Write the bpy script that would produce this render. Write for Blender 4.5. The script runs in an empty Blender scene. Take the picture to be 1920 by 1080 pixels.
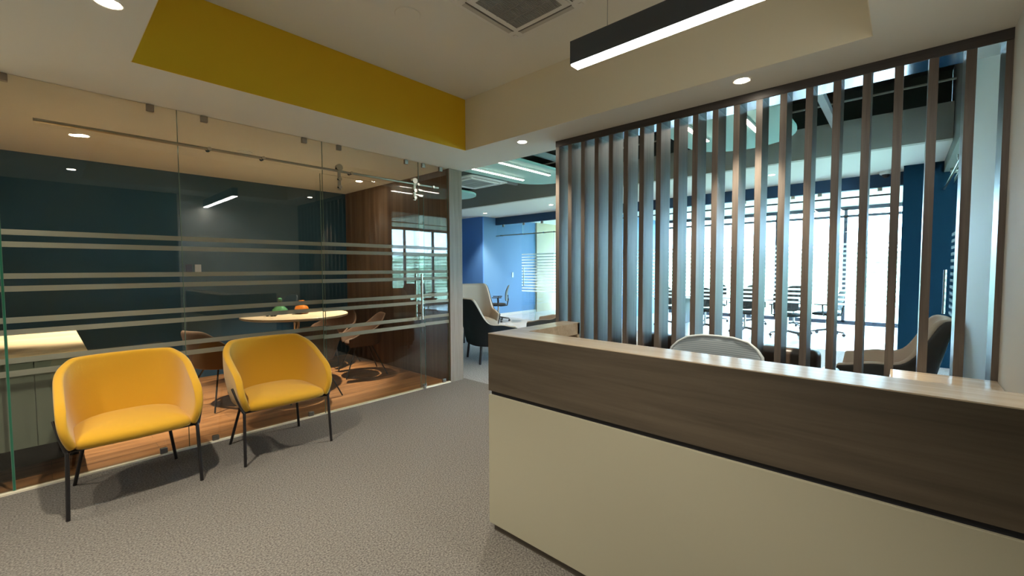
import bpy, bmesh, math, random
from mathutils import Vector, Matrix
random.seed(7)
S = bpy.context.scene
COL = S.collection
# ------------------------------------------------------------ camera
F_PX, PITCH, YAW, ROLL = 802.7, 0.0464, 0.7383, -0.0039
cam_d = bpy.data.cameras.new('camera'); cam = bpy.data.objects.new('camera', cam_d); COL.objects.link(cam)
fw = Vector((math.cos(YAW)*math.cos(PITCH), math.sin(YAW)*math.cos(PITCH), -math.sin(PITCH)))
rt = Vector((math.sin(YAW), -math.cos(YAW), 0)); up = rt.cross(fw)
c_, s_ = math.cos(ROLL), math.sin(ROLL)
r2 = c_*rt + s_*up; u2 = -s_*rt + c_*up
M = Matrix((r2, u2, -fw)).transposed().to_4x4(); M.translation = (0, 0, 1.46)
cam.matrix_world = M
cam_d.sensor_width = 36; cam_d.lens = F_PX*36/1920; cam_d.clip_start = .05; cam_d.clip_end = 2000
S.camera = cam
# ------------------------------------------------------------ world (bright hazy daylight) and exposure
W = bpy.data.worlds.new('world'); S.world = W; W.use_nodes = True
bg = W.node_tree.nodes['Background']; bg.inputs[0].default_value = (.47, .75, 1, 1); bg.inputs[1].default_value = 11.0
S.view_settings.view_transform = 'Standard'; S.view_settings.look = 'None'
S.view_settings.exposure = 1.6; S.view_settings.gamma = 1; S.view_settings.use_curve_mapping = False
S.cycles.max_bounces = 10; S.cycles.diffuse_bounces = 4; S.cycles.glossy_bounces = 5
S.cycles.transparent_max_bounces = 24; S.cycles.transmission_bounces = 6
S.cycles.sample_clamp_indirect = 6; S.cycles.use_denoising = True
S.cycles.caustics_reflective = False; S.cycles.caustics_refractive = False

# ------------------------------------------------------------ materials
MATS = {}
def nt(name):
    m = bpy.data.materials.new(name); m.use_nodes = True; t = m.node_tree
    return m, t, t.nodes['Principled BSDF'], t.nodes['Material Output']
def N(t, kind, **kw):
    n = t.nodes.new(kind)
    for k, v in kw.items():
        if k in ('operation', 'blend_type', 'data_type', 'noise_dimensions'): setattr(n, k, v)
        else: n.inputs[k].default_value = v
    return n
def plain(name, col, rough=.6, metal=0, spec=.5, bump=0, bscale=200, sheen=0):
    if name in MATS: return MATS[name]
    m, t, b, o = nt(name)
    b.inputs['Base Color'].default_value = (*col, 1); b.inputs['Roughness'].default_value = rough
    b.inputs['Metallic'].default_value = metal; b.inputs['Specular IOR Level'].default_value = spec
    if sheen: b.inputs['Sheen Weight'].default_value = sheen
    tc = N(t, 'ShaderNodeTexCoord'); n = N(t, 'ShaderNodeTexNoise'); n.inputs['Scale'].default_value = bscale
    t.links.new(tc.outputs['Object'], n.inputs['Vector'])
    if bump:
        bu = N(t, 'ShaderNodeBump'); bu.inputs['Strength'].default_value = bump; bu.inputs['Distance'].default_value = .002
        t.links.new(n.outputs['Fac'], bu.inputs['Height']); t.links.new(bu.outputs[0], b.inputs['Normal'])
    MATS[name] = m; return m
def speckle(name, c1, c2, scale, rough=.9, detail=3, lo=.35, hi=.65, bump=.2):
    m, t, b, o = nt(name)
    tc = N(t, 'ShaderNodeTexCoord'); n = N(t, 'ShaderNodeTexNoise'); n.inputs['Scale'].default_value = scale; n.inputs['Detail'].default_value = detail
    r = N(t, 'ShaderNodeValToRGB'); r.color_ramp.elements[0].position = lo; r.color_ramp.elements[1].position = hi
    r.color_ramp.elements[0].color = (*c1, 1); r.color_ramp.elements[1].color = (*c2, 1)
    t.links.new(tc.outputs['Object'], n.inputs['Vector']); t.links.new(n.outputs['Fac'], r.inputs[0]); t.links.new(r.outputs[0], b.inputs['Base Color'])
    b.inputs['Roughness'].default_value = rough; b.inputs['Specular IOR Level'].default_value = .2
    if bump:
        bu = N(t, 'ShaderNodeBump'); bu.inputs['Strength'].default_value = bump; bu.inputs['Distance'].default_value = .004
        t.links.new(n.outputs['Fac'], bu.inputs['Height']); t.links.new(bu.outputs[0], b.inputs['Normal'])
    MATS[name] = m; return m
def wood(name, c1, c2, axis='x', rough=.45, freq=26, stretch=.06, spec=.5, plank=None):
    m, t, b, o = nt(name)
    tc = N(t, 'ShaderNodeTexCoord'); mp = N(t, 'ShaderNodeMapping')
    sc = {'x': (stretch, 1, 1), 'y': (1, stretch, 1), 'z': (1, 1, stretch)}[axis]
    mp.inputs['Scale'].default_value = sc
    n = N(t, 'ShaderNodeTexNoise'); n.inputs['Scale'].default_value = freq; n.inputs['Detail'].default_value = 6; n.inputs['Distortion'].default_value = .6
    n2 = N(t, 'ShaderNodeTexNoise'); n2.inputs['Scale'].default_value = freq*5; n2.inputs['Detail'].default_value = 3
    ad = N(t, 'ShaderNodeMath', operation='MULTIPLY_ADD'); ad.inputs[1].default_value = .35
    r = N(t, 'ShaderNodeValToRGB'); r.color_ramp.elements[0].position = .45; r.color_ramp.elements[1].position = .85
    r.color_ramp.elements[0].color = (*c1, 1); r.color_ramp.elements[1].color = (*c2, 1)
    L = t.links.new
    L(tc.outputs['Object'], mp.inputs[0]); L(mp.outputs[0], n.inputs['Vector']); L(mp.outputs[0], n2.inputs['Vector'])
    L(n2.outputs['Fac'], ad.inputs[0]); L(n.outputs['Fac'], ad.inputs[2]); L(ad.outputs[0], r.inputs[0])
    out = r.outputs[0]
    if plank:
        mb = N(t, 'ShaderNodeMapping'); mb.inputs['Rotation'].default_value = plank
        br = N(t, 'ShaderNodeTexBrick'); br.inputs['Scale'].default_value = 1; br.inputs['Brick Width'].default_value = 1.2; br.inputs['Row Height'].default_value = .14
        br.inputs['Mortar Size'].default_value = .002; br.inputs['Color1'].default_value = (.82, .82, .82, 1); br.inputs['Color2'].default_value = (1, 1, 1, 1); br.inputs['Mortar'].default_value = (.45, .45, .45, 1)
        mx = N(t, 'ShaderNodeMix', data_type='RGBA', blend_type='MULTIPLY'); mx.inputs[0].default_value = 1
        L(tc.outputs['Object'], mb.inputs[0]); L(mb.outputs[0], br.inputs['Vector']); L(out, mx.inputs[6]); L(br.outputs[0], mx.inputs[7]); out = mx.outputs[2]
    L(out, b.inputs['Base Color']); b.inputs['Roughness'].default_value = rough; b.inputs['Specular IOR Level'].default_value = spec
    MATS[name] = m; return m
def emit(name, col, k):
    m, t, b, o = nt(name)
    b.inputs['Base Color'].default_value = (*col, 1); b.inputs['Emission Color'].default_value = (*col, 1); b.inputs['Emission Strength'].default_value = k
    MATS[name] = m; return m
def glass(name, tint, stripes=None, scol=(.42, .43, .36), sop=.75):
    """thin architectural glass: see-through with a mirror part that grows with the viewing angle; stripes = frosted bands (z0, z1)"""
    m, t, b, o = nt(name); t.nodes.remove(b); L = t.links.new
    g = N(t, 'ShaderNodeNewGeometry'); dp = N(t, 'ShaderNodeVectorMath', operation='DOT_PRODUCT')
    L(g.outputs['Incoming'], dp.inputs[0]); L(g.outputs['Normal'], dp.inputs[1])
    ab = N(t, 'ShaderNodeMath', operation='ABSOLUTE'); L(dp.outputs['Value'], ab.inputs[0])
    om = N(t, 'ShaderNodeMath', operation='SUBTRACT'); om.inputs[0].default_value = 1; L(ab.outputs[0], om.inputs[1])
    pw = N(t, 'ShaderNodeMath', operation='POWER'); pw.inputs[1].default_value = 5; L(om.outputs[0], pw.inputs[0])
    ma = N(t, 'ShaderNodeMath', operation='MULTIPLY_ADD'); ma.inputs[1].default_value = .95; ma.inputs[2].default_value = .045; L(pw.outputs[0], ma.inputs[0])
    tr = N(t, 'ShaderNodeBsdfTransparent'); tr.inputs[0].default_value = (*tint, 1)
    gl = N(t, 'ShaderNodeBsdfGlossy'); gl.inputs['Roughness'].default_value = 0; gl.inputs['Color'].default_value = (1, 1, 1, 1)
    mx = N(t, 'ShaderNodeMixShader'); L(ma.outputs[0], mx.inputs[0]); L(tr.outputs[0], mx.inputs[1]); L(gl.outputs[0], mx.inputs[2])
    out = mx.outputs[0]
    if stripes:
        tc = N(t, 'ShaderNodeTexCoord'); sx = N(t, 'ShaderNodeSeparateXYZ'); L(tc.outputs['Object'], sx.inputs[0])
        prev = None
        for a, c in stripes:
            cm = N(t, 'ShaderNodeMath', operation='COMPARE'); cm.inputs[1].default_value = (a+c)/2; cm.inputs[2].default_value = (c-a)/2; L(sx.outputs['Z'], cm.inputs[0])
            if prev is None: prev = cm
            else:
                q = N(t, 'ShaderNodeMath', operation='MAXIMUM'); L(prev.outputs[0], q.inputs[0]); L(cm.outputs[0], q.inputs[1]); prev = q
        k = N(t, 'ShaderNodeMath', operation='MULTIPLY'); k.inputs[1].default_value = sop; L(prev.outputs[0], k.inputs[0])
        df = N(t, 'ShaderNodeBsdfDiffuse'); df.inputs[0].default_value = (*scol, 1)
        tl = N(t, 'ShaderNodeBsdfTranslucent'); tl.inputs[0].default_value = (*scol, 1)
        m2 = N(t, 'ShaderNodeMixShader'); m2.inputs[0].default_value = .35; L(df.outputs[0], m2.inputs[1]); L(tl.outputs[0], m2.inputs[2])
        m3 = N(t, 'ShaderNodeMixShader'); L(k.outputs[0], m3.inputs[0]); L(out, m3.inputs[1]); L(m2.outputs[0], m3.inputs[2]); out = m3.outputs[0]
    L(out, o.inputs[0]); MATS[name] = m; return m

WHITE = plain('white_ceiling_paint', (.80, .80, .74), .8, bump=.15, bscale=60)
CREAM = plain('cream_paint', (.80, .74, .58), .8)
YELP = plain('yellow_wall_paint', (.80, .50, .01), .65)
WALLW = plain('white_wall_paint', (.78, .78, .74), .7)
NAVY = plain('navy_wall_paint', (.008, .068, .135), .5)
NAVYB = plain('blue_wall_paint', (.085, .23, .58), .5)
BLUE = plain('light_blue_wall_paint', (.13, .26, .44), .6)
GREYB = plain('grey_bulkhead_paint', (.50, .49, .43), .8)
DECK = plain('dark_plenum_paint', (.10, .12, .11), .9)
TEAL = plain('teal_cloud_panel', (.38, .62, .57), .8)
CREAMR = plain('pale_cream_wall_paint', (.66, .52, .34), .7)
CARPET = speckle('grey_carpet', (.075, .069, .065), (.235, .222, .205), 110, lo=.33, hi=.68, detail=6, bump=.7)
CARPET2 = speckle('lounge_carpet', (.20, .20, .20), (.34, .34, .34), 60)
WFLOOR = wood('oak_floor', (.20, .078, .026), (.46, .21, .082), 'x', .35, 14, .05, plank=(0, 0, 0))
CFLOOR = wood('pale_vinyl_floor', (.40, .36, .33), (.55, .50, .46), 'y', .3, 10, .1)
WDESK_H = wood('desk_wood_horizontal', (.062, .048, .034), (.105, .083, .060), 'y', .32, 20, .05)
WTOP = wood('desk_top_wood', (.50, .40, .28), (.64, .53, .40), 'y', .22, 20, .05)
WSLAT = wood('slat_wood_vertical', (.080, .065, .056), (.138, .114, .097), 'z', .38, 30, .05)
WWALL = wood('meeting_wood_panel', (.085, .05, .03), (.20, .125, .075), 'z', .5, 8, .03)
WCOL = wood('column_wood', (.19, .135, .095), (.27, .20, .145), 'z', .5, 24, .05)
LAMI = plain('cream_laminate', (.40, .38, .29), .28, bump=0)
SEATY = plain('yellow_fabric', (.58, .315, .019), .9, spec=.2, bump=.6, bscale=500, sheen=.3)
BLACKM = plain('black_powder_steel', (.012, .011, .013), .4)
BLACKP = plain('black_plastic', (.02, .02, .022), .5)
CHROME = plain('brushed_chrome', (.55, .53, .48), .18, 1)
CLIP = plain('steel_clip', (.32, .30, .27), .35, 1)
ALU = plain('pale_aluminium', (.62, .62, .6), .35, .8)
RAILM = plain('satin_steel_rail', (.36, .34, .28), .3, 1)
ACW = plain('ac_white_plastic', (.80, .80, .76), .5)
ACG = plain('ac_grille_grey', (.30, .30, .29), .6)
HOUS = plain('dark_lamp_housing', (.06, .07, .09), .45)
SOCKB = plain('dark_blue_plastic', (.01, .01, .07), .4)
PLATE = plain('pale_plate', (.5, .52, .55), .4)
TAUPE = plain('taupe_fabric', (.13, .115, .105), .9, spec=.2)
BEIGE = plain('beige_fabric', (.70, .53, .41), .95, spec=.15, bump=.3, bscale=300)
CHARC = plain('charcoal_fabric', (.022, .026, .03), .9, spec=.2)
BROWNS = plain('tan_shell_fabric', (.095, .045, .022), .8)
BROWND = plain('dark_brown_leather', (.085, .06, .045), .35)
m, t, b, o = nt('pale_grey_mesh'); MESHG = m
tc = N(t, 'ShaderNodeTexCoord'); wv = N(t, 'ShaderNodeTexWave'); wv.bands_direction = 'Z'; wv.inputs['Scale'].default_value = 26; wv.inputs['Distortion'].default_value = 0
rp = N(t, 'ShaderNodeValToRGB'); rp.color_ramp.elements[0].color = (.19, .23, .26, 1); rp.color_ramp.elements[1].color = (.34, .40, .44, 1)
t.links.new(tc.outputs['Object'], wv.inputs['Vector']); t.links.new(wv.outputs['Fac'], rp.inputs[0]); t.links.new(rp.outputs[0], b.inputs['Base Color']); b.inputs['Roughness'].default_value = .7
SKIRT = plain('dark_recess', (.004, .005, .012), .6)
PLINTH = plain('plinth_grey', (.16, .14, .12), .35, .6)
CAB = plain('grey_green_cabinet', (.17, .19, .155), .5)
CABTOP = wood('pale_maple_top', (.62, .42, .24), (.80, .60, .38), 'x', .3, 5, .15)
TABT = wood('table_top_maple', (.60, .44, .28), (.72, .55, .37), 'x', .3, 8, .12)
FRAME = plain('window_frame_dark', (.05, .055, .08), .5)
HILL = speckle('hill_foliage', (.16, .22, .13), (.42, .48, .34), .05, bump=0, lo=.4, hi=.6)
UNDER = plain('glossy_beam_lining', (.45, .45, .46), .09, 1)
MINTE = plain('green_glass_edge', (.13, .22, .18), .2)
STR = [(1.688, 1.724), (1.609, 1.645), (1.403, 1.439), (1.32, 1.357), (1.114, 1.152), (1.036, 1.072), (.85, .886), (.765, .803)]
STR2 = [(.80+.079*i, .80+.079*i+.036) for i in range(14)]
GL1 = glass('partition_glass', (.93, .95, .92), STR)
GLT = glass('partition_glass_plain', (.93, .95, .92))
GL2 = glass('office_glass', (.97, .99, .99), STR2, (.85, .90, .88), .6)
GL4 = glass('side_glass', (.95, .98, .98), STR2, (.6, .66, .64), .3)
GL3 = glass('window_glass', (.96, .98, .98))
AMBER = plain('amber_bottle_glass', (.60, .22, .04), .08); GREENG = plain('green_bottle_glass', (.10, .33, .18), .08); SMOKE = plain('smoke_bottle_glass', (.03, .04, .04), .06)
for mm, c in ((AMBER, .75), (GREENG, .75), (SMOKE, .4)):
    mm.node_tree.nodes['Principled BSDF'].inputs['Transmission Weight'].default_value = c
LWARM = emit('lamp_warm_lens', (1, .88, .70), 40)
LCOOL = emit('lamp_pendant_diffuser', (1, .97, .88), 14)
LLINE = emit('lamp_linear_diffuser', (1, .90, .78), 9)

# ------------------------------------------------------------ geometry helpers
def obj(name, bm, mat, parent=None, smooth=False, mods=(), loc=None):
    bmesh.ops.recalc_face_normals(bm, faces=bm.faces[:])
    me = bpy.data.meshes.new(name); bm.to_mesh(me); bm.free()
    for m in (mat if isinstance(mat, (list, tuple)) else [mat]): me.materials.append(m)
    if smooth:
        for p in me.polygons: p.use_smooth = True
    o = bpy.data.objects.new(name, me); COL.objects.link(o)
    if loc: o.location = loc
    if parent: o.parent = parent
    for k, kw in mods:
        md = o.modifiers.new(k.lower(), k)
        for a, v in kw.items(): setattr(md, a, v)
    return o
def tag(o, label, cat, group=None):
    o['label'] = label; o['category'] = cat
    if group: o['group'] = group
    return o
def thing(name, label, cat, loc=(0, 0, 0), rz=0, group=None):
    o = bpy.data.objects.new(name, None); COL.objects.link(o); o.location = loc; o.rotation_euler = (0, 0, rz); o.empty_display_size = .1
    return tag(o, label, cat, group)
def struct(name, bm, mat, **k):
    o = obj(name, bm, mat, **k); o['kind'] = 'structure'; return o
def B(): return bmesh.new()
def box(bm, x0, x1, y0, y1, z0, z1, mi=0, mx=None):
    vs = [bm.verts.new(Vector((x, y, z)) if mx is None else mx @ Vector((x, y, z))) for x in (x0, x1) for y in (y0, y1) for z in (z0, z1)]
    for f in ((0, 1, 3, 2), (4, 6, 7, 5), (0, 4, 5, 1), (2, 3, 7, 6), (0, 2, 6, 4), (1, 5, 7, 3)):
        bm.faces.new([vs[i] for i in f]).material_index = mi
    return bm
def tube(bm, pts, r, seg=10, r1=None):
    pts = [Vector(p) for p in pts]; rings = []; n = len(pts)
    for i, p in enumerate(pts):
        d = (pts[min(i+1, n-1)] - pts[max(i-1, 0)]).normalized()
        a = d.cross(Vector((0, 0, 1)))
        if a.length < 1e-3: a = d.cross(Vector((0, 1, 0)))
        a.normalize(); b = d.cross(a)
        rr = r if r1 is None else r + (r1-r)*i/(n-1)
        rings.append([bm.verts.new(p + rr*(math.cos(2*math.pi*k/seg)*a + math.sin(2*math.pi*k/seg)*b)) for k in range(seg)])
    for i in range(n-1):
        for k in range(seg):
            bm.faces.new((rings[i][k], rings[i][(k+1) % seg], rings[i+1][(k+1) % seg], rings[i+1][k]))
    bm.faces.new(rings[0]); bm.faces.new(rings[-1][::-1]); return bm
def lathe(bm, prof, c=(0, 0, 0), seg=32, sx=1, sy=1):
    rings = []; c = Vector(c)
    for r, z in prof:
        rings.append([bm.verts.new(c + Vector((sx*max(r, 1e-4)*math.cos(2*math.pi*k/seg), sy*max(r, 1e-4)*math.sin(2*math.pi*k/seg), z))) for k in range(seg)])
    for i in range(len(rings)-1):
        for k in range(seg): bm.faces.new((rings[i][k], rings[i][(k+1) % seg], rings[i+1][(k+1) % seg], rings[i+1][k]))
    bm.faces.new(rings[0][::-1]); bm.faces.new(rings[-1]); return bm
def ball(bm, c, r, seg=12):
    prof = [(r*math.sin(math.pi*i/8), -r*math.cos(math.pi*i/8)) for i in range(9)]
    return lathe(bm, prof, c, seg)
def prism(bm, outline, z0, z1):
    a = [bm.verts.new((x, y, z0)) for x, y in outline]; b = [bm.verts.new((x, y, z1)) for x, y in outline]; n = len(a)
    bm.faces.new(a[::-1]); bm.faces.new(b)
    for i in range(n): bm.faces.new((a[i], a[(i+1) % n], b[(i+1) % n], b[i]))
    return bm
def rrect(w, d, r, cx=0, cy=0, n=6):
    out = []
    for qx, qy, a0 in ((1, 1, 0), (-1, 1, 90), (-1, -1, 180), (1, -1, 270)):
        for i in range(n+1):
            a = math.radians(a0 + 90*i/n); out.append((cx + qx*(w/2-r) + r*math.cos(a), cy + qy*(d/2-r) + r*math.sin(a)))
    return out
def cushion(bm, outline, z0, z1, dome=.02, edge=.03):
    """soft pad: outline rings rolled over the edge with a domed top"""
    n = len(outline); cx = sum(p[0] for p in outline)/n; cy = sum(p[1] for p in outline)/n
    h = z1 - z0; R = max(math.hypot(p[0]-cx, p[1]-cy) for p in outline)
    prof = [(1-edge*1.5/R, z0), (1-edge*.4/R, z0+h*.15), (1, z0+h*.45), (1-edge*.3/R, z0+h*.75), (1-edge*1.2/R, z0+h*.95), (.75, z1+dome*.5), (.4, z1+dome*.9), (.05, z1+dome)]
    rings = [[bm.verts.new((cx+(x-cx)*s, cy+(y-cy)*s, z)) for x, y in outline] for s, z in prof]
    for i in range(len(rings)-1):
        for k in range(n): bm.faces.new((rings[i][k], rings[i][(k+1) % n], rings[i+1][(k+1) % n], rings[i+1][k]))
    bm.faces.new(rings[0][::-1]); bm.faces.new(rings[-1]); return bm
def shell(P, nu=24, nv=8):
    """open surface from P(u in -1..1, v in 0..1)"""
    bm = B(); g = [[bm.verts.new(P(-1+2*i/nu, j/nv)) for j in range(nv+1)] for i in range(nu+1)]
    for i in range(nu):
        for j in range(nv): bm.faces.new((g[i][j], g[i+1][j], g[i+1][j+1], g[i][j+1]))
    return bm
def dup(root, loc, rz, label, group=None):
    r = root.copy(); COL.objects.link(r); r.location = loc; r.rotation_euler = (0, 0, rz); r['label'] = label
    if group: r['group'] = group
    for ch in list(root.children):
        c = ch.copy(); COL.objects.link(c); c.parent = r
        for g in list(ch.children):
            d = g.copy(); COL.objects.link(d); d.parent = c
    return r
def smoothstep(a, b, x):
    t = max(0, min(1, (x-a)/(b-a))); return t*t*(3-2*t)

# ------------------------------------------------------------ setting: shell of the reception
H, HU, HL = 2.7145, 3.247, 2.957
YG, YW, XS = 4.27, -.405, 3.486
XB = -2.6
struct('floor', box(B(), XB, 3.74, YW-.1, YG+.012, -.1, 0), CARPET)
struct('floor_lounge', box(B(), 3.74, 9.3, -.5, 11, -.1, 0), CARPET2)
struct('floor_meeting', box(B(), -1, 3.5, YG+.012, 7.1, -.1, 0), WFLOOR)
struct('floor_offices', box(B(), 9.3, 14, -6, 12, -.1, 0), CFLOOR)
struct('floor_side_room', box(B(), 3.6, 9.3, -6, -.5, -.1, 0), CARPET2)
bm = B()
cx0, cx1, cy0, cy1 = .411, 3.098, .152, 3.479
box(bm, XB, cx0, YW-.1, 4.32, H, 3.3); box(bm, cx1, 3.726, YW-.1, 4.32, H, 3.3)
box(bm, cx0, cx1, YW-.1, cy0, H, 3.3); box(bm, cx0, cx1, cy1+.005, 4.32, H, 3.3)
struct('ceiling', bm, WHITE)
struct('ceiling_cove', box(B(), cx0-.01, cx1+.01, cy0-.01, cy1+.01, HU, 3.31), WHITE)
struct('trim_1', box(B(), cx0, cx1, cy1, cy1+.012, H+.0005, HU-.0005), YELP)
struct('trim_2', box(B(), cx1-.004, cx1+.004, cy0, cy1-.001, H+.0005, HU-.0005), CREAM)
struct('trim_3', box(B(), cx0-.004, cx0+.004, cy0, cy1-.001, H+.0005, HU-.0005), CREAM)
struct('trim_4', box(B(), cx0+.005, cx1-.005, cy0-.004, cy0+.004, H+.0005, HU-.0005), CREAM)
struct('wall_back', box(B(), XB-.1, XB, YW-.1, 4.4, 0, 3.3), WALLW)
struct('wall_left', box(B(), XB, -.34, YG-.02, 4.4, 0, H), WALLW)
struct('wall_right', box(B(), 1.56, 5.45, YW-.12, YW, 0, 3.9), WALLW)
struct('wall_entry', box(B(), XB, 1.56, YW-.12, YW-.002, 0, 3.3), plain('dark_olive_panel', (.045, .055, .045), .5))
# meeting room
struct('wall_meeting_far', box(B(), -1, 3.5, 6.97, 7.1, 0, H), NAVY)
struct('wall_meeting_left', box(B(), -1.1, -1, 4.4, 7.1, 0, H), NAVY)
bm = B()
struct('wall_meeting_right', box(bm, 3.495, 3.69, YG-.0, 7.1, 0, H), WWALL)
struct('ceiling_meeting', box(B(), -1.1, 3.726, 4.32, 7.1, H, 3.0), WHITE)
struct('trim_5', box(B(), 3.49, 3.70, YG-.03, YG-.001, 0, H), WCOL)
struct('trim_6', box(B(), -.34, 3.56, YG-.028, YG+.012, 0, .012), plain('pale_threshold', (.85, .78, .62), .4))
struct('wall_meeting_outer', box(B(), 3.69, 3.705, YG, 11, 0, 3.9), WCOL)
# lounge
bm = B(); box(bm, 3.6, 9.4, -6, 11.1, 3.9, 4.0); struct('ceiling_deck', bm, DECK)
struct('trim_7', box(B(), 3.726-.12, 3.726, YW, 4.3, 3.3, 3.9), GREYB)
struct('wall_bulkhead', box(B(), 7.22, 7.32, -.4, 11, HL, 3.385), GREYB)
struct('wall_plenum', box(B(), 7.7, 7.75, -.4, 11, HL+.06, 3.9), DECK)
struct('trim_11', box(B(), 7.08, 7.10, -.4, 9, 3.59, 3.61), plain('pale_conduit', (.62, .62, .56), .6))
struct('ceiling_lounge', box(B(), 7.322, 9.3, -6, 11, HL-.0, HL+.06), WHITE)
bm = B()
for y in (1.9, 4.47, .71, 6.4, 8.2): box(bm, 3.75, 7.2, y-.035, y+.035, 3.3, 3.38)
struct('trim_8', bm, plain('plenum_joist', (.42, .43, .42), .7))
bm = B(); box(bm, 5.2, 5.35, -.4, 9, 3.6, 3.8); box(bm, 6.2, 6.3, -.4, 9, 3.6, 3.8)
struct('trim_9', bm, plain('plenum_beam', (.20, .22, .21), .7))
struct('wall_lounge_left', box(B(), 8.705, 14, 9.03, 9.2, 0, HL), BLUE)
struct('wall_lounge_end', box(B(), 3.6, 8.67, 11, 11.1, 0, 3.9), NAVYB)
struct('wall_lounge_column', box(B(), 8.67, 8.704, 9.03, 11, 0, 3.9), NAVYB)
struct('wall_blue_column', box(B(), 8.69, 9.25, -1.0, .02, 0, HL), plain('deep_blue_wall_paint', (.001, .026, .052), .6, spec=.15))
struct('trim_10', box(B(), 9.2, 9.3, .02, 9.03, 2.745, HL), plain('navy_beam_paint', (.018, .06, .13), .6))
struct('ceiling_offices', box(B(), 9.3, 14, -6, 12, HL, HL+.1), WHITE)
struct('wall_partition', box(B(), 9.3, 13.6, 5.85, 5.95, 0, HL), BLUE)
struct('wall_office_cream', box(B(), 11.1, 13.6, 8.98, 9.03, 0, HL), CREAMR)
struct('baseboard_office', box(B(), 8.71, 11.1, 9.0, 9.03, 0, .08), plain('pale_base', (.7, .6, .5), .6))
# side room beyond the sliding glass door
struct('wall_side_header', box(B(), 5.45, 9.25, YW-.12, YW, 2.8, 3.9), plain('dark_olive_paint', (.16, .17, .15), .8))  # header over the sliding door, one even dark olive colour
struct('wall_side_left', box(B(), 5.35, 5.45, -5, YW-.12, 0, HL), WALLW)
struct('ceiling_side_room', box(B(), 5.45, 9.3, -5.1, YW-.12, HL+.06, HL+.12), DECK)
# windows: frames and panes
def window(name, axis, at, lo, hi, cuts, z0, z1, trans=None):
    fr = B(); w = .035
    def bar(a0, a1, b0, b1):
        if axis == 'x': box(fr, at-.04, at+.04, a0, a1, b0, b1)
        else: box(fr, a0, a1, at-.04, at+.04, b0, b1)
    for c in cuts: bar(c-w, c+w, z0, z1)
    bar(lo, hi, z0-.05, z0+.05); bar(lo, hi, z1-.05, z1+.05)
    if trans: bar(lo, hi, trans-.03, trans+.03)
    f = struct(name, fr, FRAME)
    g = B()
    if axis == 'x': box(g, at-.006, at+.006, lo, hi, z0, z1)
    else: box(g, lo, hi, at-.006, at+.006, z0, z1)
    obj('pane', g, GL3, f)
window('window_1', 'x', 13.6, -5.0, 5.85, [-4.9, -3.4, -1.9, -.4, 1.07, 2.55, 4.05, 5.8], .06, 2.92, 2.72)
window('window_2', 'y', -5.0, 5.45, 13.6, [5.5, 7.2, 8.95, 10.3, 12.0, 13.5], .06, 2.92)
window('window_3', 'x', 13.6, 5.95, 8.98, [6.0, 7.5, 8.93], .06, 2.92)

# the land outside, far below and beyond
bm = B(); n = 60; g = []
for i in range(n):
    row = []
    for j in range(n):
        x = -100 + 900*i/(n-1); y = -600 + 1200*j/(n-1); d = math.hypot(x, y)
        z = -14 + max(0, d-60)*.085*(.75+.25*math.sin(x*.02+1)*math.cos(y*.017)) + 3*math.sin(x*.05)*math.sin(y*.06)
        if d < 60: z = -14
        row.append(bm.verts.new((x, y, min(z, 14 + 4*math.sin(y*.013)))))
    g.append(row)
for i in range(n-1):
    for j in range(n-1): bm.faces.new((g[i][j], g[i+1][j], g[i+1][j+1], g[i][j+1]))
struct('ground', bm, HILL, smooth=True)

# ------------------------------------------------------------ lamps
def downlight(x, y, z, label, watt, name='downlight', spot=True, col=(1, .89, .70), ang=100, tilt=0):
    t = thing(name, label, 'ceiling light', (x, y, z), 0, None)
    bm = B(); lathe(bm, [(.040, -.001), (.052, -.004), (.058, -.002), (.058, 0), (.04, 0)], seg=28); obj('trim_ring', bm, plain('ring_white', (.8, .78, .72), .4), t)
    obj('lens', lathe(B(), [(.040, -.0035), (.040, -.0015)], seg=24), LWARM, t)
    if spot:
        l = bpy.data.lights.new('downlight_beam', 'SPOT'); l.energy = watt; l.color = col; l.spot_size = math.radians(ang); l.spot_blend = .6; l.shadow_soft_size = .03
        lo = bpy.data.objects.new('downlight_beam', l); COL.objects.link(lo); lo.parent = t; lo.location = (0, 0, -.012); lo.rotation_euler = (0, math.radians(tilt), 0)
    return t
downlight(.26, 2.796, H, 'round recessed downlight in the white ceiling beside the left end of the yellow strip', 75)
downlight(-.55, 3.9, H, 'recessed downlight in the ceiling at the far left above the glass wall', 22)
downlight(3.269, 2.83, H, 'recessed downlight near the inner corner of the yellow recess', 95)
downlight(3.22, .832, H, 'recessed downlight in the ceiling strip above the slatted screen', 100, ang=70)
downlight(.3, .83, H, 'recessed downlight in the reception ceiling near the camera', 85)
downlight(-1.3, 2.8, H, 'recessed downlight in the reception ceiling behind the camera, left', 35)
downlight(-1.3, .83, H, 'recessed downlight in the reception ceiling behind the camera, right', 45)
downlight(.309, 5.70, H, 'recessed downlight in the meeting room ceiling at its left', 250, ang=62)
downlight(3.12, 5.80, H, 'recessed downlight in the meeting room ceiling by the wood wall', 230, ang=62, tilt=22)
downlight(8.2, 8.44, HL, 'small downlight in the lounge ceiling above the blue wall corner', 130)
downlight(8.2, 6.2, HL, 'small downlight in the lounge ceiling beside the slatted screen edge', 130)
downlight(8.05, 1.608, HL, 'small downlight in the lounge ceiling seen between the slats', 130)
downlight(8.2, 3.9, HL, 'small downlight in the lounge ceiling hidden behind the close slats', 130)
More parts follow.
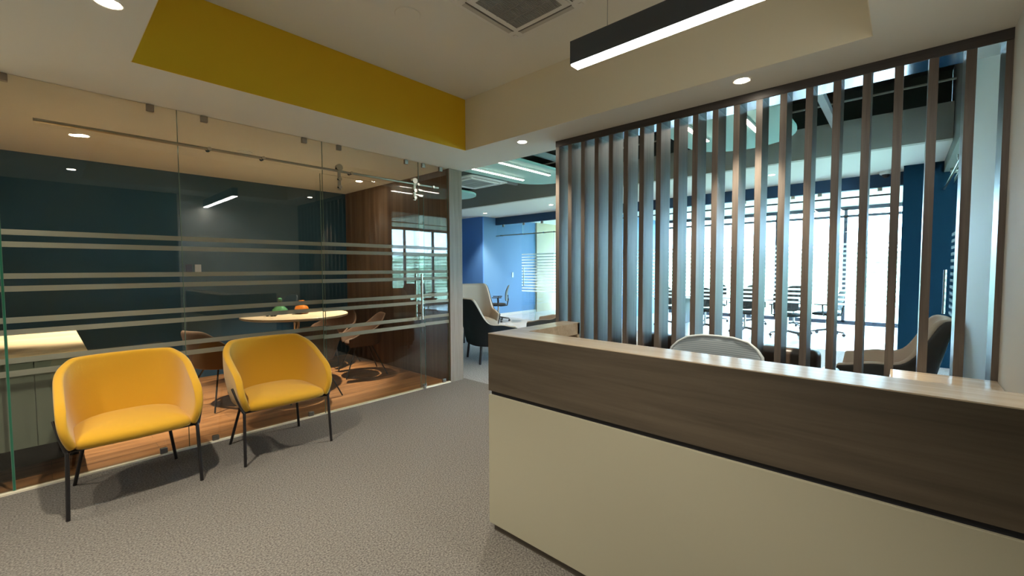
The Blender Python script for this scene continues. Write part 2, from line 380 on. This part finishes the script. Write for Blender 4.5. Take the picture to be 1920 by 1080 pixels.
# pendant
t = thing('pendant_lamp', 'long dark linear pendant lamp with glowing white underside', 'pendant lamp', (1.945, 0, 2.52))
obj('housing', box(B(), -.035, .035, -.36, 1.32, .008, .125), HOUS, t)
obj('diffuser', box(B(), -.030, .030, -.355, 1.315, 0, .010), LCOOL, t)
for y in (1.12, -.16): obj('cable', tube(B(), [(0, y, .125), (0, y, HU-2.52)], .0018, 6), plain('cable_grey', (.4, .4, .4), .5), t)

# air-conditioning cassettes
def cassette(name, label, x, y, z, s, rz=0, deep=.0):
    t = thing(name, label, 'air conditioner', (x, y, z), rz)
    bm = B(); prism(bm, rrect(s, s, .06), -.022, .0); obj('panel', bm, ACW, t, mods=[('BEVEL', dict(width=.006, segments=2))])
    bm = B(); a = s*.36
    box(bm, -a, a, -a, a, -.034, -.022); obj('grille_frame', bm, ACW, t)
    bm = B(); a = s*.30; n = 34
    for i in range(n): 
        c = -a + 2*a*(i+.5)/n; box(bm, -a, a, c-.0035, c+.0035, -.038, -.0345)
    for c in (-a/2, 0, a/2): box(bm, c-.004, c+.004, -a, a, -.039, -.0345)
    obj('grille', bm, ACG, t)
    for k in range(4):
        mx = Matrix.Rotation(k*math.pi/2, 4, 'Z'); bm = B(); box(bm, -s*.34, s*.34, s*.40, s*.45, -.0255, -.0225, mx=mx); obj('louver', bm, plain('louver_white', (.55, .54, .5), .5), t)
        bm = B(); box(bm, -s*.35, s*.35, s*.383, s*.395, -.024, -.0221, mx=mx); obj('air_slot', bm, plain('slot_dark', (.12, .11, .10), .7), t)
        bm = B(); box(bm, s*.41, s*.455, s*.41, s*.455, -.028, -.0222, mx=mx); obj('corner_cover', bm, ACW, t, mods=[('BEVEL', dict(width=.006, segments=2))])
    if deep: obj('casing', box(B(), -s*.43, s*.43, -s*.43, s*.43, 0, deep), ACG, t)
    return t
cassette('ceiling_cassette', 'white square air conditioner cassette set in the reception ceiling', 2.20, 1.93, HU, .68)
cassette('ceiling_cassette', 'white air conditioner cassette hanging in the open lounge ceiling', 5.2, 5.66, 2.99, .9, 0, .25)
tag(obj('access_cover', lathe(B(), [(.085, -.006), (.09, -.001), (.09, 0)], (1.80, 2.62, HU), 36), WHITE), 'faint round cover plate on the upper reception ceiling', 'cover plate')
t = thing('smoke_detector', 'white round smoke detector on the meeting room ceiling', 'smoke detector', (1.517, 5.244, H))
obj('base', lathe(B(), [(.065, -.012), (.07, -.006), (.07, 0)], seg=28), ACW, t)
obj('dome', lathe(B(), [(.022, -.05), (.03, -.046), (.05, -.018), (.055, -.012)], seg=28), ACW, t)
obj('indicator', ball(B(), (.01, -.03, -.046), .006), plain('red_led', (.7, .05, .04), .4), t)
t = thing('dome_camera', 'white dome security camera on the lounge ceiling behind the slats', 'camera', (9.0, .226, HL))
obj('base', lathe(B(), [(.07, -.05), (.08, -.04), (.08, 0)], seg=24), ACW, t); obj('dome', ball(B(), (0, 0, -.055), .05, 16), BLACKP, t, smooth=True)

# teal ceiling clouds with linear lamps
def stadium(L, Wd, n=16):
    o = []
    for i in range(n+1): a = -math.pi/2 + math.pi*i/n; o.append((L/2-Wd/2 + Wd/2*math.cos(a), Wd/2*math.sin(a)))
    for i in range(n+1): a = math.pi/2 + math.pi*i/n; o.append((-L/2+Wd/2 + Wd/2*math.cos(a), Wd/2*math.sin(a)))
    return o
t = tag(obj('ceiling_cloud', prism(B(), stadium(2.6, 1.08), 0, .04), TEAL, loc=(4.95, 4.56, 2.97)), 'pale teal rounded ceiling panel left of the slatted screen with two light bars', 'ceiling panel')
tag(obj('ceiling_cloud', prism(B(), stadium(2.6, 1.16), 0, .04), TEAL, loc=(4.85, 1.47, 2.97)), 'pale teal rounded ceiling panel seen through the slats', 'ceiling panel')
tag(obj('ceiling_cloud', prism(B(), stadium(2.2, 1.1), 0, .04), TEAL, loc=(5.55, 7.35, 3.05)), 'pale teal round ceiling panel end seen beyond the wooden column', 'ceiling panel')
for x, y, l in ((4.95, 4.77, 'long glowing light bar on the teal panel nearest the wooden column'), (4.95, 4.215, 'long glowing light bar on the teal panel nearest the slatted screen'),
             (4.75, 1.735, 'glowing light bar on the teal panel behind the slats, left one'), (4.75, 1.21, 'glowing light bar on the teal panel behind the slats, right one')):
    t = thing('light_bar', l, 'light bar', (x, y, 2.935), 0, 'light bars on the teal panels')
    obj('housing', box(B(), -.59, .59, -.022, .022, .006, .035), ALU, t); obj('diffuser', box(B(), -.585, .585, -.020, .020, 0, .008), LLINE, t)

# ------------------------------------------------------------ glass wall of the meeting room
GP = thing('glass_partition', 'frameless clear glass wall with pale frosted stripes in front of the meeting room', 'glass wall', (0, YG, 0))
def pane(x0, x1, z0, z1, m=GL1, y=0, parent=GP, name='glass_pane'):
    o = obj(name, box(B(), x0+.002, x1-.002, y-.005, y+.005, z0, z1), m, parent)
    e = B(); 
    for x in (x0, x1-.002): box(e, x, x+.002, y-.005, y+.005, z0, z1)
    obj('glass_edge', e, MINTE, o); return o
pane(-.34, -.175, .015, H); pane(-.165, .765, .015, H)
obj('green_edge', box(B(), -.175, -.165, -.006, .006, .015, H), plain('bright_green_glass_edge', (.03, .16, .10), .25), GP); pane(.765, 1.909, .015, H); pane(3.048, 3.488, .015, H); pane(1.909, 3.048, 2.40, H, GLT)
def clip(x, z0, z1): obj('clip', box(B(), x-.024, x+.024, -.014, .014, z0, z1), CLIP, GP, mods=[('BEVEL', dict(width=.004, segments=2))])
for x in (-.123, .604, .945, 1.741, 2.083, 2.881, 3.12, 3.38): clip(x, H-.052, H)
for x in (.60, .945, 1.74, 3.1, 3.40): clip(x, .012, .055)
R = thing('sliding_rail', 'slim steel rail across the top of the glass wall', 'door rail', (0, YG-.055, 2.44))
obj('tube', tube(B(), [(.0, 0, 0), (3.30, 0, 0)], .0125, 12), RAILM, R)
for x in (.96, 1.36, 2.18, 3.0, 3.22):
    bm = B(); tube(bm, [(x, -.022, 0), (x, .05, 0)], .016, 14); obj('standoff', bm, CHROME, R, smooth=False)
D = thing('sliding_glass_door', 'sliding glass door hanging from the steel rail with a long pull handle', 'glass door', (0, YG-.05, 0))
dz = pane(1.861, 3.083, .02, 2.39, GL1, 0, D, 'door_pane')
for x in (2.05, 2.95):
    rl = obj('roller', tube(B(), [(x, -.030, 2.475), (x, .006, 2.475)], .033, 24), CHROME, D)
    obj('hanger_strap', box(B(), x-.014, x+.014, -.018, -.008, 2.25, 2.46), RAILM, rl)
    for z in (2.36, 2.28): obj('bolt', tube(B(), [(x, -.036, z), (x, -.006, z)], .019, 18), CHROME, rl)
h = obj('handle', tube(B(), [(3.0, -.06, .86), (3.0, -.06, 1.40)], .0125, 12), CHROME, D)
obj('handle_mount', tube(tube(B(), [(3.0, -.06, 1.33), (3.0, .05, 1.33)], .007, 8), [(3.0, -.06, .93), (3.0, .05, .93)], .007, 8), CHROME, h)
obj('handle', tube(B(), [(3.0, .055, .86), (3.0, .055, 1.40)], .0125, 12), CHROME, D)
obj('floor_guide', box(B(), 3.05, 3.075, -.018, .018, .012, .06), CLIP, D)

# ------------------------------------------------------------ slatted screen
SC = thing('slat_screen', 'tall dark wood screen of upright slats behind the reception desk', 'slatted screen', (XS, 0, 0))
for i in range(20):
    y1 = 2.577 - .1478*i
    obj('slat', box(B(), .001, .196, y1-.041, y1, 0, 2.652), WSLAT, SC)
obj('post', box(B(), 0, .196, -.404, -.377, 0, 2.652), WSLAT, SC)
WS2 = wood('beam_wood', (.030, .026, .025), (.052, .045, .042), 'y', .4, 25, .05)
obj('top_beam', box(B(), -.002, .197, -.404, 2.577, 2.655, H-.001), WS2, SC)
obj('beam_lining', box(B(), .004, .194, -.40, 2.57, 2.652, 2.655), UNDER, SC)

# ------------------------------------------------------------ reception desk
XD, YD, ZD = 1.634, 1.664, 1.106
DK = thing('reception_desk', 'L-shaped reception desk with wood upper band and cream lower panels', 'reception desk', (XD, 0, 0))
ye = YW+.004
obj('counter_top', prism(B(), [(0, ye), (.19, ye), (.19, YD-.125), (.71, YD-.125), (.71, YD), (0, YD)], ZD-.004, ZD), WTOP, DK)
bm = B(); prism(bm, [(0, ye), (.03, ye), (.03, YD-.03), (.71, YD-.03), (.71, YD), (0, YD)], .790, ZD-.004); obj('upper_band', bm, WDESK_H, DK)
bm = B(); box(bm, .16, .19, ye, YD-.125, .80, ZD-.004); box(bm, .16, .71, YD-.125, YD-.095, ZD-.075, ZD-.004); obj('inner_band', bm, WTOP, DK)
obj('end_panel', box(B(), .685, .71, YD-.125, YD-.03, .0, ZD-.004), WTOP, DK)
obj('shadow_gap', prism(B(), [(.012, ye), (.15, ye), (.15, YD-.12), (.69, YD-.12), (.69, YD-.012), (.012, YD-.012)], .768, .790), SKIRT, DK)
bm = B(); prism(bm, [(0, ye), (.03, ye), (.03, YD-.03), (.70, YD-.03), (.70, YD), (0, YD)], .045, .768); obj('lower_panel', bm, LAMI, DK, mods=[('BEVEL', dict(width=.002, segments=2))])
obj('plinth', prism(B(), [(.02, ye), (.05, ye), (.05, YD-.05), (.69, YD-.05), (.69, YD-.02), (.02, YD-.02)], 0, .045), PLINTH, DK)
obj('worktop', box(B(), .03, .70, ye, YD-.13, .735, .765), WTOP, DK)
CR = thing('low_cabinet', 'low wooden cabinet standing against the slatted screen beside the white wall', 'cabinet', (2.95, 0, 0))
obj('body', box(B(), .01, .52, YW+.003, .025, .06, .80), WDESK_H, CR)
obj('top', box(B(), 0, .53, YW+.003, .035, .80, .835), WTOP, CR, mods=[('BEVEL', dict(width=.004, segments=2))])
obj('plinth', box(B(), .04, .5, YW+.003, .01, 0, .06), SKIRT, CR)
for y0, y1 in ((YW+.006, -.192), (-.188, .022)):
    d = obj('door', box(B(), -.008, .01, y0, y1, .07, .79), WDESK_H, CR); obj('handle', box(B(), -.02, -.008, (y0+y1)/2-.04, (y0+y1)/2+.04, .74, .75), CHROME, d)

# ------------------------------------------------------------ yellow tub chairs
def upath(s, a, yb, yf, n=2.7):
    """plan of a tub: s 0 at the back centre, 1 at the front tip (x>=0 side); superellipse then straight arm"""
    k = .70
    if s < k:
        th = s/k*math.pi/2; x = a*math.sin(th)**(2/n); y = yb*math.cos(th)**(2/n)
    else: x = a; y = yf*(s-k)/(1-k)
    return x, y
def make_tub(label):
    t = thing('tub_chair', label, 'chair', (0, 0, 0), 0, 'yellow tub chairs in front of the glass wall')
    def P(u, v):
        s = abs(u); sg = 1 if u >= 0 else -1
        x0, y0 = upath(s, .284, .25, -.275, 2.5); x1, y1 = upath(s, .330, .315, -.245, 2.6)
        yt = y1
        zt = .645 + .235*smoothstep(-.36, .40, yt)**.8 if yt < .30 else .875
        zt = .64 + .235*max(0, min(1, (yt+.25)/.50)); zt = zt if yt < .2 else zt + (.875-zt)*smoothstep(.2, .25, yt)
        if s > .92: zt -= .035*((s-.92)/.08)**2
        zb = .405
        e = v**.8; bul = .016*math.sin(math.pi*v)
        x = x0 + (x1-x0)*e; y = y0+(y1-y0)*v
        L = math.hypot(x, y) or 1
        x += bul*x/L; y += bul*y/L
        if s > .9: y -= .022*math.sin(math.pi*v)*(s-.9)/.1
        return (sg*x, y, zb + (zt-zb)*v)
    obj('shell', shell(P, 48, 14), SEATY, t, smooth=True, mods=[('SOLIDIFY', dict(thickness=.048, offset=0)), ('SUBSURF', dict(levels=1, render_levels=2))])
    o = []
    for i in range(49):
        u = -1 + 2*i/48; x, y = upath(abs(u), .288, .25, -.25, 2.5); o.append((x if u >= 0 else -x, y))
    for i in range(1, 14):
        a = i/14; o.append((.288*math.cos(math.pi*a), -.25 - .062*math.sin(math.pi*a)**.55))
    obj('seat', cushion(B(), o, .385, .47, .035, .03), SEATY, t, smooth=True, mods=[('SUBSURF', dict(levels=1, render_levels=1))])
    for sx in (-1, 1):
        obj('leg', tube(B(), [(sx*.322, -.285, 0), (sx*.312, -.262, .39), (sx*.325, -.245, .43)], .0105, 10), BLACKM, t)
        obj('leg', tube(B(), [(sx*.275, .275, 0), (sx*.21, .15, .39)], .0105, 10), BLACKM, t)
        obj('side_tube', tube(B(), [(sx*.320, -.262, .40), (sx*.343, -.225, .48), (sx*.362, -.17, .57)], .008, 8), BLACKM, t)
    bm = B(); tube(bm, [(-.305, -.22, .384), (.305, -.22, .384)], .008, 8); tube(bm, [(-.21, .15, .384), (.21, .15, .384)], .008, 8); tube(bm, [(-.312, -.26, .386), (-.21, .15, .384)], .008, 8); tube(bm, [(.312, -.26, .386), (.21, .15, .384)], .008, 8)
    obj('seat_frame', bm, BLACKM, t)
    return t
ty = make_tub('yellow fabric tub chair with black legs, nearest and leftmost'); ty.location = (.375, 3.83, 0)
dup(ty, (1.285, 3.83, 0), 0, 'yellow fabric tub chair with black legs, the one nearer the glass door')

# ------------------------------------------------------------ shell chairs of the meeting room
def make_shell_chair(name, label, mat, group, inner=None):
    t = thing(name, label, 'chair', (0, 0, 0), 0, group)
    def P(u, v):
        s = abs(u); sg = 1 if u >= 0 else -1
        x0, y0 = upath(s, .22, .20, -.22, 2.4); x1, y1 = upath(s, .30, .30, -.24, 2.4)
        zt = .84 - .20*smoothstep(.15, .7, s) - .10*smoothstep(.7, 1, s); zb = .42
        return (sg*(x0+(x1-x0)*v), y0+(y1-y0)*v, zb+(zt-zb)*v)
    obj('shell', shell(P, 32, 8), mat, t, smooth=True, mods=[('SOLIDIFY', dict(thickness=.028, offset=1)), ('SUBSURF', dict(levels=1, render_levels=1))])
    o = [(.235*math.cos(a)*1.0, .21*math.sin(a)-.02) for a in [2*math.pi*i/28 for i in range(28)]]
    obj('seat', cushion(B(), o, .415, .475, .01, .03), mat, t, smooth=True)
    for sx in (-1, 1):
        for sy in (-1, 1):
            l = obj('leg', tube(B(), [(sx*.10, sy*.10, .415), (sx*.27, sy*.27, .006)], .008, 8), BLACKM, t)
    obj('hub', lathe(B(), [(.11, .395), (.11, .415)], seg=20), BLACKM, t)
    return t
G = 'brown shell chairs round the meeting table'
sc = make_shell_chair('shell_chair', 'tan shell chair at the right side of the round meeting table, by the wood wall', BROWNS, G)
sc.location = (2.98, 5.55, 0); sc.rotation_euler.z = math.radians(-105)
dup(sc, (2.95, 6.35, 0), math.radians(-60), 'tan shell chair in the far right corner behind the round table')
dup(sc, (2.05, 5.02, 0), math.radians(172), 'brown shell chair with its back to the glass, directly behind the right yellow chair')
dup(sc, (1.28, 5.45, 0), math.radians(112), 'brown shell chair on the left side of the round table')
# round table
t = thing('round_table', 'round pale wood meeting table on a chrome column', 'table', (2.2, 5.78, 0))
obj('tabletop', lathe(B(), [(.60, .842), (.625, .852), (.625, .872), (.62, .876)], seg=64), TABT, t)
obj('column', lathe(B(), [(.035, .02), (.032, .6), (.04, .78), (.16, .842)], seg=24), CHROME, t, smooth=True)
obj('base', lathe(B(), [(.30, 0), (.30, .012), (.05, .03), (.035, .06)], seg=40), CHROME, t)
def bottle(name, label, x, y, prof, mat, cap=None, group=None):
    t = thing(name, label, 'bottle', (x, y, .877), 0, group); obj('body', lathe(B(), prof, seg=24), mat, t, smooth=True)
    if cap: obj('stopper', cap, mat, t, smooth=True)
    return t
bottle('glass_decanter', 'amber glass decanter with square stopper on the round table', 2.27, 5.78, [(.07, 0), (.085, .01), (.085, .07), (.07, .10), (.028, .115), (.028, .13)], AMBER, box(B(), -.03, .03, -.03, .03, .13, .175))
bottle('glass_bottle', 'low green glass bottle with dark knob on the round table', 2.06, 5.93, [(.08, 0), (.095, .01), (.09, .06), (.05, .10), (.02, .12), (.018, .16)], GREENG, ball(B(), (0, 0, .185), .03))
t = thing('glass_ornament', 'small smoky glass ornament cluster on the round table', 'ornament', (1.90, 5.74, .877))
for k, (dx, dy, r) in enumerate(((0, 0, .032), (.05, .02, .028), (-.045, .02, .026), (.02, -.045, .025))): obj('bead', ball(B(), (dx, dy, r), r), SMOKE, t, smooth=True)
# cabinet behind the glass at far left
t = thing('sideboard', 'grey green cabinet with pale wood top behind the glass at far left', 'cabinet', (-.03, 5.1, 0))
obj('body', box(B(), -.28, .22, -.73, .78, .25, .845), CAB, t)
obj('top', box(B(), -.29, .235, -.76, .80, .85, .88), CABTOP, t)
obj('plinth', box(B(), -.24, .18, -.30, .74, 0, .25), SKIRT, t)
for x0, x1 in ((-.275, -.03), (-.025, .215)): obj('door', box(B(), x0, x1, -.745, -.73, .255, .84), CAB, t)
# wall plates
for x, m, l in ((1.316, SOCKB, 'small dark blue wall plate on the navy meeting room wall'), (1.415, PLATE, 'small pale wall plate beside the dark blue one on the navy wall')):
    tag(obj('wall_plate', box(B(), -.035, .035, -.012, 0, -.055, .055), m, loc=(x, 6.97, 1.47), mods=[('BEVEL', dict(width=.004, segments=2))]), l, 'wall plate')

# ------------------------------------------------------------ office chairs
def make_task(name, label, back, group=None, arms=True, bz=1.0, bw=.46, blow=.55):
    t = thing(name, label, 'office chair', (0, 0, 0), 0, group)
    obj('gas_column', tube(B(), [(0, 0, .09), (0, 0, .44)], .025, 12), CHROME, t)
    bm = B()
    for k in range(5):
        a = 2*math.pi*k/5+.3; tube(bm, [(.02*math.cos(a), .02*math.sin(a), .12), (.30*math.cos(a), .30*math.sin(a), .075)], .022, 8, .014)
    obj('base', bm, BLACKP, t)
    for k in range(5):
        a = 2*math.pi*k/5+.3; x, y = .30*math.cos(a), .30*math.sin(a)
        bm = B(); tube(bm, [(x-.02*math.sin(a), y+.02*math.cos(a), .03), (x+.02*math.sin(a), y-.02*math.cos(a), .03)], .03, 14); tube(bm, [(x, y, .03), (x, y, .075)], .008, 6); obj('caster', bm, BLACKP, t)
    obj('seat', cushion(B(), rrect(.48, .46, .12, 0, -.02), .43, .49, .008, .03), CHARC, t, smooth=True)
    def P(u, v):
        z = blow + (bz-blow)*v; w = bw/2*(1-.12*v**4)*(1 if v < .9 else 1-.9*(v-.9)**1)
        x = w*u; y = .22 + .06*v - .05*(1-u*u)*0 + .03*math.sin(v*math.pi)*-1 - .05*u*u
        zz = z - .035*abs(u)**4*smoothstep(.6, 1, v)*1.2 + .03*abs(u)**4*(1-v)
        return (x, y+.03, zz)
    if back is MESHG: obj('back_rim', tube(B(), [P(-1, .0), P(-1, .3), P(-1, .6), P(-1, .85), P(-.97, .96), P(-.8, 1.0), P(-.4, 1), P(0, 1), P(.4, 1), P(.8, 1.0), P(.97, .96), P(1, .85), P(1, .6), P(1, .3), P(1, 0)], .011, 8), plain('grey_rim', (.34, .38, .40), .5), t, smooth=True)
    obj('backrest', shell(P, 20, 12), back, t, smooth=True, mods=[('SOLIDIFY', dict(thickness=.018, offset=0)), ('SUBSURF', dict(levels=1, render_levels=1))])
    bm = B(); tube(bm, [(0, .05, .42), (0, .24, .44), (0, .275, .60), (0, .265, .72)], .018, 8); obj('back_support', bm, BLACKP, t)
    if arms:
        for sx in (-1, 1):
            a = obj('armrest', box(B(), sx*.29-.035, sx*.29+.035, -.16, .10, .655, .68), BLACKP, t, mods=[('BEVEL', dict(width=.01, segments=2))])
            obj('arm_post', tube(B(), [(sx*.22, 0, .43), (sx*.29, 0, .46), (sx*.29, -.01, .656)], .016, 8), BLACKP, a)
    return t
MESHC = make_task('mesh_chair', 'pale grey mesh office chair behind the reception desk', MESHG, None, True, 1.015, .57, .58)
MESHC.location = (2.60, .86, 0); MESHC.rotation_euler.z = math.radians(-90)
tc0 = make_task('task_chair', 'black task chair seen from the side in front of the light blue wall', BLACKP)
tc0.location = (8.45, 8.2, 0); tc0.rotation_euler.z = math.radians(222)
GC = 'office chairs round the conference table'
cpos = [(10.5, 1.75, 90), (10.5, 2.55, 90), (10.5, 3.4, 90), (10.5, 4.3, 90), (12.2, 1.9, -90), (12.2, 2.8, -90), (12.2, 3.7, -90), (11.3, 1.15, 170)]
near = ['nearest the open end of the table', 'second along the near side', 'third along the near side', 'last along the near side', 'on the window side, right', 'on the window side, middle', 'on the window side, left', 'at the head of the table']
for (x, y, a), l in zip(cpos, near):
    dup(tc0, (x, y, 0), math.radians(a), 'dark office chair at the conference table, ' + l, GC)
t = thing('conference_table', 'long dark conference table behind the striped office glass', 'table', (11.35, 3.1, 0))
obj('tabletop', prism(B(), rrect(1.2, 3.2, .1), .72, .75), plain('dark_table', (.08, .07, .07), .3), t)
for y in (-1.1, 1.1): obj('leg', box(B(), -.3, .3, y-.04, y+.04, 0, .72), BLACKP, t)
# side room furniture
for x, y, a, l in ((7.6, -2.6, 200, 'dark office chair in the side room seen in the glass reflection, left'), (8.5, -2.9, 150, 'dark office chair in the side room seen in the glass reflection, right')):
    dup(tc0, (x, y, 0), math.radians(a), l)

# ------------------------------------------------------------ lounge armchairs
def make_arm(name, label, outer, inner, loc, rz, hb=1.03, group=None):
    t = thing(name, label, 'armchair', loc, rz, group)
    def mk(off, z_add):
        def P(u, v):
            s = abs(u); sg = 1 if u >= 0 else -1
            x0, y0 = upath(s, .36-off, .32-off, -.34, 3.0); x1, y1 = upath(s, .43-off, .48-off, -.30, 3.0)
            zt = hb - (hb-.60)*smoothstep(.30, .66, s) - .05*smoothstep(.7, 1, s) - z_add; zb = .27
            return (sg*(x0+(x1-x0)*v), y0+(y1-y0)*v, zb+(zt-zb)*v)
        return P
    obj('outer_shell', shell(mk(0, .0), 40, 10), outer, t, smooth=True, mods=[('SOLIDIFY', dict(thickness=.02, offset=1)), ('SUBSURF', dict(levels=1, render_levels=1))])
    obj('inner_upholstery', shell(mk(.025, -.008), 40, 10), inner, t, smooth=True, mods=[('SOLIDIFY', dict(thickness=.06, offset=0)), ('SUBSURF', dict(levels=1, render_levels=1))])
    o = []
    for i in range(41):
        u = -1+2*i/40; x, y = upath(abs(u), .35, .30, -.36, 3.0); o.append((x if u >= 0 else -x, y))
    obj('seat', cushion(B(), o, .30, .44, .02, .04), inner, t, smooth=True)
    for sx in (-1, 1):
        for sy in (-1, 1): obj('leg', tube(B(), [(sx*.29, sy*.27-.03, .31), (sx*.31, sy*.30-.03, 0)], .022, 10, .018), BLACKM, t)
    return t
AG = 'high-backed lounge armchairs'
make_arm('lounge_armchair', 'charcoal backed armchair with beige inside turned away beside the wooden column', CHARC, BEIGE, (4.80, 4.86, 0), math.radians(66), 1.0)
make_arm('lounge_armchair', 'beige armchair facing this way behind the charcoal backed one', TAUPE, BEIGE, (5.95, 6.42, 0), math.radians(-30), 1.13)
make_arm('lounge_armchair', 'beige armchair whose curved arm shows over the desk wing left of the slats', TAUPE, BEIGE, (6.0, 4.56, 0), math.radians(204), .92)
make_arm('lounge_armchair', 'beige armchair behind the slats at the right, seen from the side', TAUPE, BEIGE, (5.42, .13, 0), math.radians(180), 1.0)
# sofa behind the screen
t = thing('sofa', 'low dark brown sofa standing behind the slatted screen', 'sofa', (3.80, 0, 0))
def soft(bm_, w): return [('BEVEL', dict(width=w, segments=4))]
obj('backrest', box(B(), 0, .18, .43, 1.86, .12, .84), BROWND, t, mods=soft(0, .05), smooth=True)
for k in range(2): obj('seat_cushion', box(B(), .18, .78, .50+.62*k, 1.11+.62*k, .28, .45), BROWND, t, mods=soft(0, .04), smooth=True)
for y in (.36, 1.72): obj('armrest', box(B(), .1, .78, y, y+.14, .12, .60), BROWND, t, mods=soft(0, .04), smooth=True)
obj('base', box(B(), .03, .76, .40, 1.82, .06, .28), BROWND, t)
for x in (.08, .70):
    for y in (.45, 1.77): obj('leg', tube(B(), [(x, y, 0), (x, y, .07)], .02, 8), BLACKM, t)

# ------------------------------------------------------------ office glass walls
OG = thing('office_glass_wall', 'tall glass wall with fine frosted stripes in front of the bright conference room', 'glass wall', (9.25, 0, 0))
def opane(y0, y1, z0=.01, z1=2.745, x=0, m=GL2, parent=OG, nm='glass_pane'):
    o = obj(nm, box(B(), x-.005, x+.005, y0, y1, z0, z1), m, parent)
    obj('glass_edge', box(B(), x-.005, x+.005, y0-.004, y0, z0, z1), plain('pale_green_edge', (.55, .85, .80), .3), o); return o
for a, b in ((.03, 1.3), (1.3, 2.48), (2.48, 3.7), (3.7, 4.9), (4.9, 5.9)): opane(a, b)
obj('rail', tube(B(), [(-.05, .1, 2.62), (-.05, 5.8, 2.62)], .014, 8), FRAME, OG)
for y in (.3, 1.1, 1.5, 2.3, 2.7, 3.5, 3.9, 4.7): obj('clip', box(B(), -.02, .02, y-.03, y+.03, 2.69, 2.745), CLIP, OG)
OL = thing('office_glass_wall', 'glass wall with frosted stripes of the light blue office left of the slats', 'glass wall', (9.25, 0, 0))
for a, b in ((5.96, 7.55), (7.55, 7.76), (8.0, 9.02)): opane(a, b, parent=OL) if a < 8 else opane(a, b, 2.40, 2.745, m=GL3, parent=OL)
obj('rail', tube(B(), [(-.05, 6.6, 2.42), (-.05, 9.0, 2.42)], .014, 8), RAILM, OL)
for y in (6.85, 7.2, 7.95, 8.8): obj('standoff', tube(B(), [(-.07, y, 2.42), (.0, y, 2.42)], .02, 10), CHROME, OL)
for y in (7.3, 7.95, 8.75): obj('clip', box(B(), -.02, .02, y-.03, y+.03, 2.68, 2.745), CLIP, OL)
t = thing('office_glass_door', 'sliding glass door standing open in front of the light blue office', 'glass door', (9.19, 0, 0))
opane(6.85, 7.98, .02, 2.40, 0, GL2, t, 'door_pane'); obj('handle', tube(B(), [(-.04, 7.88, .95), (-.04, 7.88, 1.5)], .012, 8), CHROME, t)
t = thing('side_glass_door', 'sliding glass door with long steel handle at the far right behind the slats', 'glass door', (0, YW-.04, 0))
o = obj('door_pane', box(B(), 6.2, 7.5, -.005, .005, .02, 2.55), GL4, t); obj('glass_edge', box(B(), 6.196, 6.2, -.005, .005, .02, 2.55), plain('pale_green_edge', (.55, .85, .80), .3), o)
obj('handle', tube(B(), [(7.3, .06, .89), (7.3, .06, 1.42)], .016, 10), CHROME, t)
for x in (6.5, 7.35): obj('roller', tube(B(), [(x, -.02, 2.6), (x, .05, 2.6)], .035, 16), CHROME, t)
obj('rail', tube(B(), [(5.5, .03, 2.56), (9.2, .03, 2.56)], .013, 8), RAILM, t)
t = thing('side_glass_wall', 'fixed striped glass beside the side sliding door', 'glass wall', (0, YW-.08, 0))
for a, b in ((5.46, 6.3),): obj('glass_pane', box(B(), a, b, -.005, .005, .01, 2.8), GL4, t)
# small things in the left office
tag(obj('light_switch', box(B(), -.04, .04, -.012, 0, -.08, .08), ACW, loc=(9.95, 9.03, 1.25), mods=[('BEVEL', dict(width=.008, segments=2))]), 'white light switch plate on the light blue wall', 'light switch')
t = thing('white_bookcase', 'white open-fronted shelf unit in the cream walled office', 'shelf unit', (12.0, 8.05, 0))
bm = B(); box(bm, 0, .35, -.26, -.23, 0, 1.0); box(bm, 0, .35, .23, .26, 0, 1.0); box(bm, 0, .35, -.26, .26, .97, 1.0); box(bm, 0, .35, -.26, .26, 0, .06); obj('carcass', bm, ACW, t)
for z in (.35, .65): obj('shelf', box(B(), .01, .34, -.23, .23, z, z+.02), ACW, t)
